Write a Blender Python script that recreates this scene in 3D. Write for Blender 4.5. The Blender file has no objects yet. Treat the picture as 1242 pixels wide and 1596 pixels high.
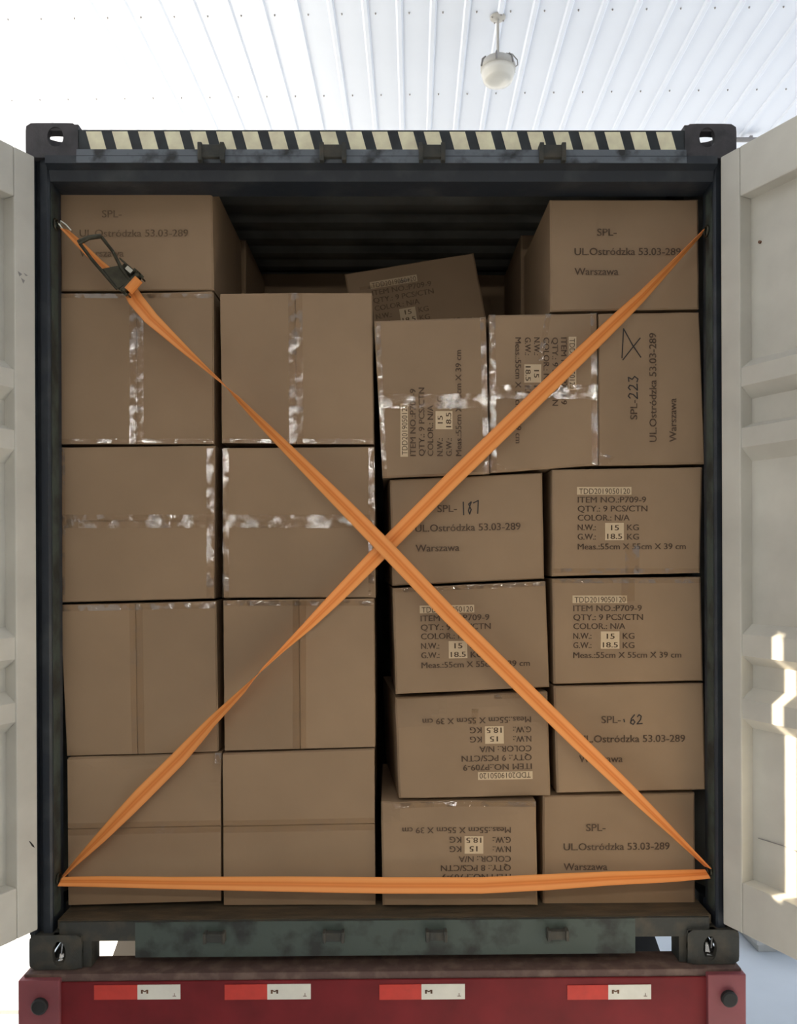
import bpy, bmesh, math, random
from mathutils import Vector, Matrix, noise
random.seed(7)
PI = math.pi
SC = bpy.context.scene
COL = SC.collection
# ------------------------------------------------------------------ camera
cd = bpy.data.cameras.new('camera'); cam = bpy.data.objects.new('camera', cd); COL.objects.link(cam)
cd.sensor_fit = 'VERTICAL'; cd.sensor_height = 36.0; cd.lens = 36.0*1240/1596
cd.shift_y = 74/1596.0
yaw, pit, rol = 0.00943, -0.00098, -0.00388
f = Vector((math.sin(yaw)*math.cos(pit), math.cos(yaw)*math.cos(pit), math.sin(pit)))
r = Vector((math.cos(yaw), -math.sin(yaw), 0)); u = r.cross(f)
r2 = r*math.cos(rol)+u*math.sin(rol); u2 = -r*math.sin(rol)+u*math.cos(rol)
m4 = Matrix((r2, u2, -f)).transposed().to_4x4(); m4.translation = Vector((0.0234, -0.0012, 2.8022))
cam.matrix_world = m4
SC.camera = cam
# ------------------------------------------------------------------ light
w = bpy.data.worlds.new('sky'); SC.world = w; w.use_nodes = True
bg = w.node_tree.nodes['Background']; bg.inputs[0].default_value = (0.78, 0.89, 1.0, 1); bg.inputs[1].default_value = 1.0
sd = bpy.data.lights.new('sun', 'SUN'); sun = bpy.data.objects.new('sun', sd); COL.objects.link(sun)
sd.energy = 24.0; sd.color = (1.0, 0.83, 0.60); sd.angle = 0.006
SE = math.radians(27.5)
sdir = Vector((0.9645*math.cos(SE), 0.2643*math.cos(SE), -math.sin(SE)))
sun.rotation_euler = sdir.to_track_quat('-Z', 'Y').to_euler()
def glint_light(x, y, z, e, sx=.30, sy=.10, col=(1, .94, .84)):  # unseen area lights added behind the camera to make the tape glint
    l = bpy.data.lights.new('glint_light', 'AREA'); l.shape = 'RECTANGLE'; l.size = sx; l.size_y = sy; l.energy = e; l.color = col
    o = bpy.data.objects.new('glint_light', l); COL.objects.link(o); o.location = (x, y, z)
    o.rotation_euler = (math.radians(35), 0, 0)
for lx in (-1.9, -.95, 0, .95, 1.9): glint_light(lx, -.5, 3.9, 6)
for lx in (-1.4, -.5, .5): glint_light(lx, -.5, 3.10, 4)
SC.view_settings.view_transform = 'Standard'; SC.view_settings.look = 'None'
SC.view_settings.exposure = 0.0; SC.view_settings.gamma = 1.0; SC.view_settings.use_curve_mapping = False
# ------------------------------------------------------------------ helpers
def tag(o, label=None, cat=None, group=None, kind=None):
    if label: o['label'] = label
    if cat: o['category'] = cat
    if group: o['group'] = group
    if kind: o['kind'] = kind
    return o
def mat(name, col, rough=.6, metal=0, var=0.0, vscale=8, col2=None, thr=None, bump=0, bscale=60, rand=0, spec=.5, coat=0, stretch=None):
    m = bpy.data.materials.new(name); m.use_nodes = True; nt = m.node_tree; N = nt.nodes; L = nt.links
    b = N['Principled BSDF']; b.inputs['Roughness'].default_value = rough; b.inputs['Metallic'].default_value = metal
    b.inputs['Specular IOR Level'].default_value = spec; b.inputs['Coat Weight'].default_value = coat
    b.inputs['Base Color'].default_value = (*col, 1)
    tc = N.new('ShaderNodeTexCoord'); src = tc.outputs['Object']
    if stretch:
        mp = N.new('ShaderNodeMapping'); mp.inputs['Scale'].default_value = stretch; L.new(src, mp.inputs[0]); src = mp.outputs[0]
    last = None
    if var or col2:
        nz = N.new('ShaderNodeTexNoise'); nz.inputs['Scale'].default_value = vscale; nz.inputs['Detail'].default_value = 6; L.new(src, nz.inputs['Vector'])
        rp = N.new('ShaderNodeValToRGB'); L.new(nz.outputs[0], rp.inputs[0])
        if col2:
            lo, hi = thr or (.45, .62)
            rp.color_ramp.elements[0].position = lo; rp.color_ramp.elements[1].position = hi
            rp.color_ramp.elements[0].color = (*col, 1); rp.color_ramp.elements[1].color = (*col2, 1)
        else:
            rp.color_ramp.elements[0].position = .3; rp.color_ramp.elements[1].position = .7
            rp.color_ramp.elements[0].color = (*[c*(1-var) for c in col], 1); rp.color_ramp.elements[1].color = (*[min(1, c*(1+var)) for c in col], 1)
        last = rp.outputs[0]
    if rand:
        oi = N.new('ShaderNodeObjectInfo'); mr = N.new('ShaderNodeMapRange'); mr.inputs[3].default_value = 1-rand; mr.inputs[4].default_value = 1+rand
        L.new(oi.outputs['Random'], mr.inputs[0])
        mx = N.new('ShaderNodeVectorMath'); mx.operation = 'SCALE'; L.new(mr.outputs[0], mx.inputs['Scale'])
        if last: L.new(last, mx.inputs[0])
        else: mx.inputs[0].default_value = col
        last = mx.outputs[0]
    if last: L.new(last, b.inputs['Base Color'])
    if bump:
        n2 = N.new('ShaderNodeTexNoise'); n2.inputs['Scale'].default_value = bscale; n2.inputs['Detail'].default_value = 4; L.new(src, n2.inputs['Vector'])
        bp = N.new('ShaderNodeBump'); bp.inputs['Strength'].default_value = bump; bp.inputs['Distance'].default_value = .01
        L.new(n2.outputs[0], bp.inputs['Height']); L.new(bp.outputs[0], b.inputs['Normal'])
    return m
M = {}
M['navy'] = mat('navy_paint', (.020, .026, .036), .5, col2=(.050, .058, .066), thr=(.5, .75), vscale=9, bump=.15, bscale=30)
M['navy_worn'] = mat('worn_navy_paint', (.13, .15, .175), .6, col2=(.020, .022, .024), thr=(.5, .68), vscale=14, bump=.2, bscale=40)
M['casting'] = mat('weathered_casting', (.060, .056, .062), .65, col2=(.030, .030, .034), thr=(.45, .7), vscale=16, bump=.25, bscale=40)
M['green_grey'] = mat('faded_green_paint', (.060, .080, .070), .6, col2=(.025, .028, .026), thr=(.48, .66), vscale=11, bump=.2, bscale=40)
M['grime'] = mat('dusty_steel', (.040, .042, .038), .75, col2=(.075, .066, .050), thr=(.45, .7), vscale=16, bump=.3, bscale=50)
M['inside'] = mat('container_inside_paint', (.22, .225, .21), .6, var=.3, vscale=4)
M['ply'] = mat('dirty_plywood', (.062, .048, .030), .85, col2=(.12, .085, .048), thr=(.4, .75), vscale=9, bump=.3, bscale=50, stretch=(1, 4, 4))
M['door'] = mat('pale_grey_door_paint', (.56, .548, .50), .55, var=.10, vscale=5, bump=.08, bscale=20)
M['rust'] = mat('rust', (.12, .06, .035), .8, var=.4, vscale=30)
M['cream'] = mat('hazard_cream', (.92, .84, .60), .5, var=.14, vscale=20)
M['hazard_dark'] = mat('hazard_black', (.024, .030, .034), .5, var=.3, vscale=18)
M['card'] = mat('corrugated_cardboard', (.310, .212, .132), .72, var=.07, vscale=3.5, rand=.06, bump=.06, bscale=25, spec=.25)
M['card_dark'] = mat('corrugated_cardboard_inner', (.30, .19, .11), .8, var=.1)
M['ink'] = mat('printing_ink', (.105, .070, .048), .8, var=.35, vscale=70, spec=.2)
M['ink_faint'] = mat('faint_printing_ink', (.17, .115, .072), .8, var=.3, vscale=70, spec=.2)
M['marker'] = mat('black_marker', (.035, .027, .024), .7)
M['sticker'] = mat('pale_paper_label', (.60, .46, .30), .7, var=.05)
M['red'] = mat('maroon_paint', (.165, .012, .016), .6, spec=.3, var=.22, vscale=7, bump=.12, bscale=18)
M['red_end'] = mat('weathered_maroon_paint', (.235, .060, .072), .55, var=.15, vscale=7, bump=.1, bscale=18)
M['ledge'] = mat('dusty_red_steel', (.10, .058, .050), .7, col2=(.16, .105, .085), thr=(.45, .65), vscale=20, bump=.3, bscale=40)
M['black'] = mat('black_rubber', (.012, .013, .014), .7)
M['chassis'] = mat('black_chassis', (.012, .011, .011), .8)
M['refl_red'] = mat('red_reflective_tape', (.55, .045, .03), .35, var=.08, vscale=30)
M['refl_white'] = mat('white_reflective_tape', (.74, .73, .66), .35, var=.04, vscale=30)
M['chrome'] = mat('bright_steel', (.85, .84, .82), .12, 1)
M['steel'] = mat('blackened_steel', (.055, .052, .036), .42, .7, var=.4, vscale=40)
M['zinc'] = mat('zinc_steel', (.62, .60, .52), .3, 1)
M['white_sheet'] = mat('white_painted_sheet', (.78, .84, .96), .5, var=.02, vscale=2)
M['lampgrey'] = mat('grey_cast_lamp', (.50, .49, .47), .5)
M['conduit'] = mat('galvanised_conduit', (.30, .29, .29), .5, .3)
M['screw'] = mat('roof_screw', (.34, .33, .33), .5, .4)
M['glass'] = mat('frosted_lamp_glass', (.62, .61, .57), .25, spec=.6)
gb = M['glass'].node_tree.nodes['Principled BSDF']; gb.inputs['Emission Color'].default_value = (1, .96, .85, 1); gb.inputs['Emission Strength'].default_value = .12
M['ground'] = mat('concrete_yard', (.70, .745, .81), .8, var=.07, vscale=1.2, bump=.1, bscale=9)
M['curb'] = mat('pale_concrete', (.66, .64, .60), .85, var=.08, vscale=6)
M['wallpaint'] = mat('blocker_wall_paint', (.20, .20, .20), .8, var=.04, vscale=2)
def strap_mat():
    m = mat('orange_webbing', (.80, .26, .055), .6, spec=.3); nt = m.node_tree; N = nt.nodes; L = nt.links; b = N['Principled BSDF']
    uv = N.new('ShaderNodeTexCoord'); sp = N.new('ShaderNodeSeparateXYZ'); L.new(uv.outputs['UV'], sp.inputs[0])
    rp = N.new('ShaderNodeValToRGB'); cr = rp.color_ramp; cr.interpolation = 'LINEAR'
    pal = [(0, (.80, .29, .075)), (.12, (.92, .38, .12)), (.30, (.90, .35, .10)), (.42, (.76, .22, .045)), (.50, (.86, .29, .07)), (.60, (.78, .23, .05)), (.72, (.92, .37, .12)), (.90, (.90, .36, .11)), (1, (.78, .27, .07))]
    while len(cr.elements) < len(pal): cr.elements.new(.5)
    for e, (p_, c_) in zip(cr.elements, pal): e.position = p_; e.color = (*c_, 1)
    L.new(sp.outputs[0], rp.inputs[0]); L.new(rp.outputs[0], b.inputs['Base Color'])
    wv = N.new('ShaderNodeTexWave'); wv.inputs['Scale'].default_value = 90; wv.bands_direction = 'Y'; L.new(uv.outputs['UV'], wv.inputs[0])
    bp = N.new('ShaderNodeBump'); bp.inputs['Strength'].default_value = .15; bp.inputs['Distance'].default_value = .002; L.new(wv.outputs[0], bp.inputs['Height']); L.new(bp.outputs[0], b.inputs['Normal'])
    return m
M['strap'] = strap_mat()
def tape_mat():
    m = bpy.data.materials.new('clear_packing_tape'); m.use_nodes = True; nt = m.node_tree; N = nt.nodes; L = nt.links
    N.remove(N['Principled BSDF'])
    tc = N.new('ShaderNodeTexCoord'); nz = N.new('ShaderNodeTexNoise'); nz.inputs['Scale'].default_value = 42; nz.inputs['Detail'].default_value = 4; L.new(tc.outputs['Object'], nz.inputs['Vector'])
    bp = N.new('ShaderNodeBump'); bp.inputs['Strength'].default_value = .32; bp.inputs['Distance'].default_value = .010; L.new(nz.outputs[0], bp.inputs['Height'])
    tr = N.new('ShaderNodeBsdfTransparent'); tr.inputs[0].default_value = (.97, .94, .90, 1)
    df = N.new('ShaderNodeBsdfDiffuse'); df.inputs[0].default_value = (.46, .34, .23, 1)
    gl = N.new('ShaderNodeBsdfGlossy'); gl.inputs['Roughness'].default_value = .06; gl.inputs[0].default_value = (.95, .97, 1, 1); L.new(bp.outputs[0], gl.inputs['Normal'])
    a = N.new('ShaderNodeMixShader'); a.inputs[0].default_value = .10; L.new(tr.outputs[0], a.inputs[1]); L.new(df.outputs[0], a.inputs[2])
    b = N.new('ShaderNodeMixShader'); n2 = N.new('ShaderNodeTexNoise'); n2.inputs['Scale'].default_value = 26; n2.inputs['Detail'].default_value = 3; L.new(tc.outputs['Object'], n2.inputs['Vector'])
    mr = N.new('ShaderNodeMapRange'); mr.inputs[1].default_value = .46; mr.inputs[2].default_value = .60; mr.inputs[3].default_value = .02; mr.inputs[4].default_value = .30; L.new(n2.outputs[0], mr.inputs[0]); L.new(mr.outputs[0], b.inputs[0]); L.new(a.outputs[0], b.inputs[1]); L.new(gl.outputs[0], b.inputs[2])
    L.new(b.outputs[0], N['Material Output'].inputs[0])
    return m
M['tape'] = tape_mat()
M['tape_flat'] = tape_mat(); M['tape_flat'].name = 'stuck_down_tape'
for nd in M['tape_flat'].node_tree.nodes:
    if nd.type == 'MAP_RANGE': nd.inputs[3].default_value = .01; nd.inputs[4].default_value = .06
    if nd.type == 'BSDF_DIFFUSE': nd.inputs[0].default_value = (.40, .28, .18, 1)
class MB:
    def __init__(s): s.v = []; s.f = []; s.uv = None
    def quad(s, a, b, c, d):
        n = len(s.v); s.v += [tuple(a), tuple(b), tuple(c), tuple(d)]; s.f.append((n, n+1, n+2, n+3)); return s
    def box(s, x0, x1, y0, y1, z0, z1):
        n = len(s.v)
        s.v += [(x, y, z) for z in (z0, z1) for y in (y0, y1) for x in (x0, x1)]
        for q in ((0, 2, 3, 1), (4, 5, 7, 6), (0, 1, 5, 4), (2, 6, 7, 3), (0, 4, 6, 2), (1, 3, 7, 5)): s.f.append(tuple(n+i for i in q))
        return s
    def prism(s, poly, a, b, fn):
        """poly extruded from a to b; fn(p, q, t) -> xyz"""
        n = len(s.v); k = len(poly)
        for t in (a, b): s.v += [tuple(fn(p_, q_, t)) for p_, q_ in poly]
        for i in range(k): j = (i+1) % k; s.f.append((n+i, n+j, n+k+j, n+k+i))
        s.f.append(tuple(n+i for i in range(k))[::-1]); s.f.append(tuple(n+k+i for i in range(k)))
        return s
    def tube(s, pts, rad, seg=8, caps=True):
        pts = [Vector(p_) for p_ in pts]; n0 = len(s.v); prev = None
        for i, p_ in enumerate(pts):
            d = ((pts[min(i+1, len(pts)-1)]-pts[max(i-1, 0)])).normalized()
            a = Vector((0, 0, 1)) if abs(d.z) < .9 else Vector((1, 0, 0))
            x = d.cross(a).normalized() if prev is None else (prev-d*prev.dot(d)).normalized()
            prev = x; y = d.cross(x); rr = rad[i] if isinstance(rad, (list, tuple)) else rad
            for k in range(seg): an = 2*PI*k/seg; s.v.append(tuple(p_+(x*math.cos(an)+y*math.sin(an))*rr))
        for i in range(len(pts)-1):
            for k in range(seg): a_ = n0+i*seg; s.f.append((a_+k, a_+(k+1) % seg, a_+seg+(k+1) % seg, a_+seg+k))
        if caps:
            s.f.append(tuple(n0+k for k in range(seg))[::-1]); e = n0+(len(pts)-1)*seg; s.f.append(tuple(e+k for k in range(seg)))
        return s
    def lathe(s, prof, c, seg=24):
        n0 = len(s.v)
        for rr, z in prof: s.v += [(c[0]+rr*math.cos(2*PI*k/seg), c[1]+rr*math.sin(2*PI*k/seg), c[2]+z) for k in range(seg)]
        for i in range(len(prof)-1):
            for k in range(seg): a = n0+i*seg; s.f.append((a+k, a+(k+1) % seg, a+seg+(k+1) % seg, a+seg+k))
        s.f.append(tuple(n0+k for k in range(seg))[::-1]); e = n0+(len(prof)-1)*seg; s.f.append(tuple(e+k for k in range(seg)))
        return s
    def grid(s, fn, us, vs):
        n = len(s.v); k = len(us)
        s.v += [tuple(fn(a, b)) for b in vs for a in us]
        for j in range(len(vs)-1):
            for i in range(k-1): q = n+j*k+i; s.f.append((q, q+1, q+k+1, q+k))
        return s
    def build(s, name, m, parent=None, smooth=False, fix=True, bevel=0):
        me = bpy.data.meshes.new(name); me.from_pydata(s.v, [], s.f); me.update()
        if s.uv:
            l = me.uv_layers.new(name='UVMap')
            for lp in me.loops: l.data[lp.index].uv = s.uv[lp.vertex_index]
        if fix:
            bm = bmesh.new(); bm.from_mesh(me); bmesh.ops.recalc_face_normals(bm, faces=bm.faces)
            if bevel: bmesh.ops.bevel(bm, geom=list(bm.edges), offset=bevel, segments=2, affect='EDGES', profile=.6)
            bm.to_mesh(me); bm.free()
        if m: me.materials.append(m)
        if smooth:
            for p_ in me.polygons: p_.use_smooth = True
        o = bpy.data.objects.new(name, me); COL.objects.link(o)
        if parent: o.parent = parent; o.matrix_parent_inverse = parent.matrix_world.inverted() if False else Matrix.Identity(4)
        return o
def empty(name, loc=(0, 0, 0), rot=(0, 0, 0), parent=None):
    o = bpy.data.objects.new(name, None); COL.objects.link(o); o.location = loc; o.rotation_euler = rot; o.empty_display_size = .1
    if parent: o.parent = parent
    return o
def lin(a, b, n): return [a+(b-a)*i/n for i in range(n+1)]
# ------------------------------------------------------------------ setting
g = MB(); g.grid(lambda a, b: (a, b, 0), lin(-45, 45, 6), lin(-20, 60, 6)); ground = tag(g.build('floor', M['ground']), 'pale concrete yard floor under the trailer', kind='structure')
MB().box(-12, -1.3, 4.93, 4.965, .0005, .004).build('joint', M['conduit'], ground)
# canopy ceiling: sheets 0.2 m wide with a downturned rib between neighbours
CZ = 6.04
ceil = empty('ceiling', (0, 0, CZ), (0, 0, math.radians(-1.6))); tag(ceil, 'white ribbed sheet metal canopy above the container', kind='structure')
prof = [(-.100, .0), (.058, .0), (.068, -.013), (.090, -.013), (.100, .0), (.100, .012), (-.100, .012)]
pan = None
for i in range(-26, 28):
    if pan is None:
        q = MB(); q.prism(prof, -1.6, 15.0, lambda a, b, t: (a, t, b)); pan = q.build('ceiling_panel', M['white_sheet'], ceil)
        o = pan
    else:
        o = pan.copy(); COL.objects.link(o)
    o.location = (i*.2+.075, 0, 0)
for yy in (1.75, 2.75, 3.72, 4.72, 5.55, 6.5, 7.5, 8.5): MB().box(-5.2, 5.6, yy-.04, yy+.04, .013, .15).build('purlin', M['conduit'], ceil)
q = MB()
for yy in (4.72, 5.55):
    for i in range(-20, 20): q.tube([(i*.2+.012, yy, .002), (i*.2+.012, yy, -.008)], [.006, .004], 6)
tag(q.build('screw', M['screw'], ceil), kind='stuff')
# post added out of view at the left to narrow the sun stripe
q = MB(); q.box(-2.40, -2.30, 1.42, 1.5165, 0, 6.0).box(-2.46, -2.24, 1.37, 1.56, 0, .02)
tag(q.build('sun_blocker_post', M['conduit']), 'unseen steel post added to narrow the sun stripe', kind='structure')
q = MB(); q.box(-2.42, -2.36, -.6, 1.36, 0, 1.4).box(-2.42, -2.36, 1.5175, 1.62, 0, 3.66).box(-2.42, -2.36, 1.62, 2.55, 0, 2.3); tag(q.build('sun_blocker_wall', M['wallpaint']), 'unseen wall pieces added left of the container to block sun', kind='structure')  # added pieces, cut the sun below the door stripe and off the trailer
# unseen dock walls added behind the camera to cut light on the cartons
q = MB(); q.box(-4.6, -1.5, -.8, -.6, 0, 6.0).box(1.5, 5.6, -.8, -.6, 0, 6.0).box(-1.5, 1.5, -.8, -.6, 4.2, 6.0).box(-1.5, 1.5, -.8, -.6, 0, 1.4).box(-3, 3, -4, -3.9, 1.4, 4.4).box(-3, -2.9, -3.9, -.8, 1.4, 4.4).box(2.9, 3, -3.9, -.8, 1.4, 4.4).box(-3, 3, -3.9, -.8, 4.3, 4.4).box(-3, 3, -3.9, -.8, 1.3, 1.4); tag(q.build('added_back_wall', M['wallpaint']), 'unseen dock wall added facing the container to dim the cartons', kind='structure')
# ------------------------------------------------------------------ container
FRONT, Z0, Z1, HX, BACK = 2.73, 1.40, 4.296, 1.219, 8.79
ct = empty('shipping_container', (0, FRONT, Z0)); tag(ct, 'dark steel shipping container standing open on a red trailer, packed with cartons', 'container')
def cpart(mb, name, m, parent=None, **k):
    par = parent or ct
    mb.v = [(x, y-FRONT, z-Z0) for x, y, z in mb.v]
    return mb.build(name, m, par, **k)
def ring_plate(mb, w, h, t, rx, rz, corner, hole_off=(0, 0), n=32, rect=.75):
    """rounded plate in local (a,b) with a hole, thickness t: returns list of local verts/faces through fn"""
    out = []; inn = []
    for k in range(n):
        an = 2*PI*(k+.5)/n; c, s_ = math.cos(an), math.sin(an)
        e = 2/ max(.12, corner); sc = 1/((abs(c)**e+abs(s_)**e)**(1/e)); out.append((c*sc*w/2, s_*sc*h/2))
        e2 = 2/rect; sc2 = 1/((abs(c)**e2+abs(s_)**e2)**(1/e2)); inn.append((hole_off[0]+c*sc2*rx, hole_off[1]+s_*sc2*rz))
    return out, inn
def plate(mb, fn, w, h, t, rx, rz, corner=.15, off=(0, 0), rect=.75):
    out, inn = ring_plate(mb, w, h, t, rx, rz, corner, off, 32, rect); n = len(out); b = len(mb.v)
    for d in (0, t): mb.v += [tuple(fn(p_, q_, d)) for p_, q_ in out]+[tuple(fn(p_, q_, d)) for p_, q_ in inn]
    for k in range(n):
        j = (k+1) % n
        mb.f += [(b+k, b+j, b+n+j, b+n+k), (b+2*n+k, b+3*n+k, b+3*n+j, b+2*n+j), (b+k, b+2*n+k, b+2*n+j, b+j), (b+n+k, b+n+j, b+3*n+j, b+3*n+k)]
def casting(sx, top, yb=FRONT, back=False):
    mb = MB(); cx = sx*(HX-.089); z0 = Z1-.118 if top else Z0; cz = z0+.059; W, H, D, T = .178, .118, .162, .022
    hz = .034 if top else .042; hx = .027 if top else .023
    plate(mb, lambda a, b, d: (cx+a, yb+d, cz+b), W, H, T, hx, hz, .22, (-sx*.012, .012 if top else -.005), .95)
    plate(mb, lambda a, b, d: (cx+sx*(W/2-.0015-d), yb+D/2+.002+a, cz+b), D-.004, H-.003, T, .03, .036, .2, (0, 0), .95)
    zz = (z0+H) if top else z0; sg = -1 if top else 1
    plate(mb, lambda a, b, d: (cx+a, yb+D/2+.002+b, zz+sg*(d+.0015)), W-.003, D-.004, T, .055, .040, .15, (0, 0), .95)
    mb.box(cx-sx*W/2, cx-sx*(W/2-T), yb+.004, yb+D, z0+.003, z0+H-.003)
    if top: mb.box(cx-W/2+.003, cx+W/2-.003, yb+.004, yb+D, z0, z0+T)
    else: mb.box(cx-W/2+.003, cx+W/2-.003, yb+.004, yb+D, z0+H-T, z0+H)
    mb.box(cx-W/2+.003, cx+W/2-.003, yb+D-.012, yb+D, z0+.003, z0+H-.003)
    cpart(mb, 'corner_casting', M['casting'] if top else M['grime'])
for sx in (-1, 1):
    for top in (1, 0): casting(sx, top)
# corner posts
for sx in (-1, 1):
    prf = [(1.219, 2.735), (1.200, 2.735), (1.196, 2.765), (1.184, 2.765), (1.178, 2.748), (1.153, 2.744), (1.147, 2.752), (1.147, 2.843), (1.185, 2.843), (1.185, 2.91), (1.219, 2.91)]
    mb = MB(); mb.prism([(sx*a, b) for a, b in prf], Z0+.118, Z1-.118, lambda a, b, t: (a, b, t)); post = cpart(mb, 'corner_post', M['navy'])
    mb = MB(); mb.box(min(sx*1.1455, sx*1.147), max(sx*1.1455, sx*1.147), 2.760, 2.815, Z0+.17, Z1-.21)
    cpart(mb, 'post_strip', M['green_grey'], post)
# header
prf = [(2.7365, 4.1765), (2.7125, 4.1765), (2.712, 4.150), (2.742, 4.140), (2.755, 4.108), (2.86, 4.104), (2.86, 4.1765)]
mb = MB(); mb.prism(prf, -1.146, 1.146, lambda a, b, t: (t, a, b)); hb = cpart(mb, 'header_beam', M['navy'])
prf = [(2.737, 4.2755), (2.736, 4.203), (2.716, 4.198), (2.714, 4.177), (2.86, 4.177), (2.86, 4.2755)]
mb = MB(); mb.prism(prf, -1.0405, 1.0405, lambda a, b, t: (t, a, b)); hd = cpart(mb, 'door_header', M['navy'])
mb = MB(); mb.box(-1.042, 1.042, 2.7335, 2.7355, 4.203, 4.2745); cpart(mb, 'hazard_band', M['hazard_dark'], hd)
mb = MB(); mb.prism([(2.7155, 4.1975), (2.7115, 4.151), (2.7105, 4.151), (2.7145, 4.1985)], -1.04, 1.04, lambda a, b, t: (t, a, b)); cpart(mb, 'drip_rail', M['navy_worn'], hd)
for i in range(23):
    x0 = -1.015+i*.08895
    mb = MB(); mb.prism([(x0, 4.2685), (x0+.053, 4.2685), (x0+.0705, 4.2045), (x0+.0175, 4.2045)], 2.7322, 2.7336, lambda a, b, t: (a, t, b)); cpart(mb, 'hazard_stripe', M['cream'], hd)
for x in (-.58, -.168, .168, .578):
    mb = MB(); mb.box(x-.038, x+.038, 2.695, 2.735, 4.163, 4.206).box(x-.045, x-.030, 2.690, 2.735, 4.15, 4.212).box(x+.030, x+.045, 2.690, 2.735, 4.15, 4.212)
    cpart(mb, 'cam_keeper', M['grime'], hd, bevel=.003)
# sill
mb = MB(); mb.prism([(-.86, 1.556), (-.86, 1.436), (.862, 1.436), (.862, 1.556)], 2.738, 2.80, lambda a, b, t: (a, t, b)); sl = cpart(mb, 'door_sill', M['green_grey'])
mb = MB(); mb.box(-1.12, 1.12, 2.741, 2.84, 1.492, 1.557); cpart(mb, 'sill_rail', M['grime'], sl)
for xa, xb in ((-1.0405, -1.012), (1.016, 1.0405)): cpart(MB().box(xa, xb, 2.745, 2.82, 1.402, 1.4915), 'sill_bracket', M['grime'], sl)
for x, z in ((-.585, 1.512), (-.178, 1.512), (.174, 1.512), (.59, 1.512)):
    mb = MB(); mb.box(x-.03, x+.03, 2.715, 2.742, z-.017, z+.012).box(x-.037, x-.026, 2.708, 2.742, z-.02, z+.017).box(x+.026, x+.037, 2.708, 2.742, z-.02, z+.017)
    cpart(mb, 'cam_keeper', M['grime'], sl, bevel=.003)
# floor boards, crosswise strips of plywood
for i in range(13):
    y0 = 2.752+i*.47
    mb = MB(); mb.box(-1.13, 1.13, y0, y0+.464, 1.530, 1.560); cpart(mb, 'floor_board', M['ply'])
for i in range(19): cpart(MB().box(-1.15, 1.15, 2.90+i*.30, 2.95+i*.30, 1.46, 1.529), 'cross_member', M['chassis'])
# corrugated sides, roof, front wall
def corr(n, y0, pitch, d):
    pts = []
    for i in range(n):
        y = y0+i*pitch; pts += [(y, 0), (y+.28*pitch, 0), (y+.5*pitch, d), (y+.78*pitch, d)]
    pts.append((y0+n*pitch, 0)); return pts
for sx in (-1, 1):
    pr = corr(21, 2.9, .28, .034); mb = MB()
    poly = [(sx*(1.214-d), y) for y, d in pr]; n = len(poly)
    mb.grid(lambda a, b: (poly[int(a)][0], poly[int(a)][1], b), list(range(n)), [1.56, 4.25]); cpart(mb, 'side_wall_sheet', M['inside'], fix=False)
    for za, zb in ((1.44, 1.56), (4.235, 4.285)): cpart(MB().box(sx*1.19-.03, sx*1.19+.03, 2.895, BACK, za, zb), 'side_rail', M['navy'])
pr = corr(34, 2.86, .174, .020); mb = MB()
mb.grid(lambda a, b: (b, pr[int(a)][0], 4.288-pr[int(a)][1]), list(range(len(pr))), [-1.2, 1.2]); cpart(mb, 'roof_sheet', M['inside'], fix=False)
mb = MB(); mb.box(-1.21, 1.21, BACK-.03, BACK, 1.44, 4.29); cpart(mb, 'end_sheet', M['inside'])
# lashing rings
for x, y, z in ((-1.141, 2.79, 3.9743), (1.141, 2.80, 3.955), (1.141, 2.79, 1.7027), (-1.141, 2.79, 1.6887)):
    mb = MB(); mb.tube([(x+.0*k, y+.018*math.cos(k*PI/6), z+.018*math.sin(k*PI/6)) for k in range(13)], .004, 6, False); cpart(mb, 'lashing_ring', M['steel'])
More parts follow.
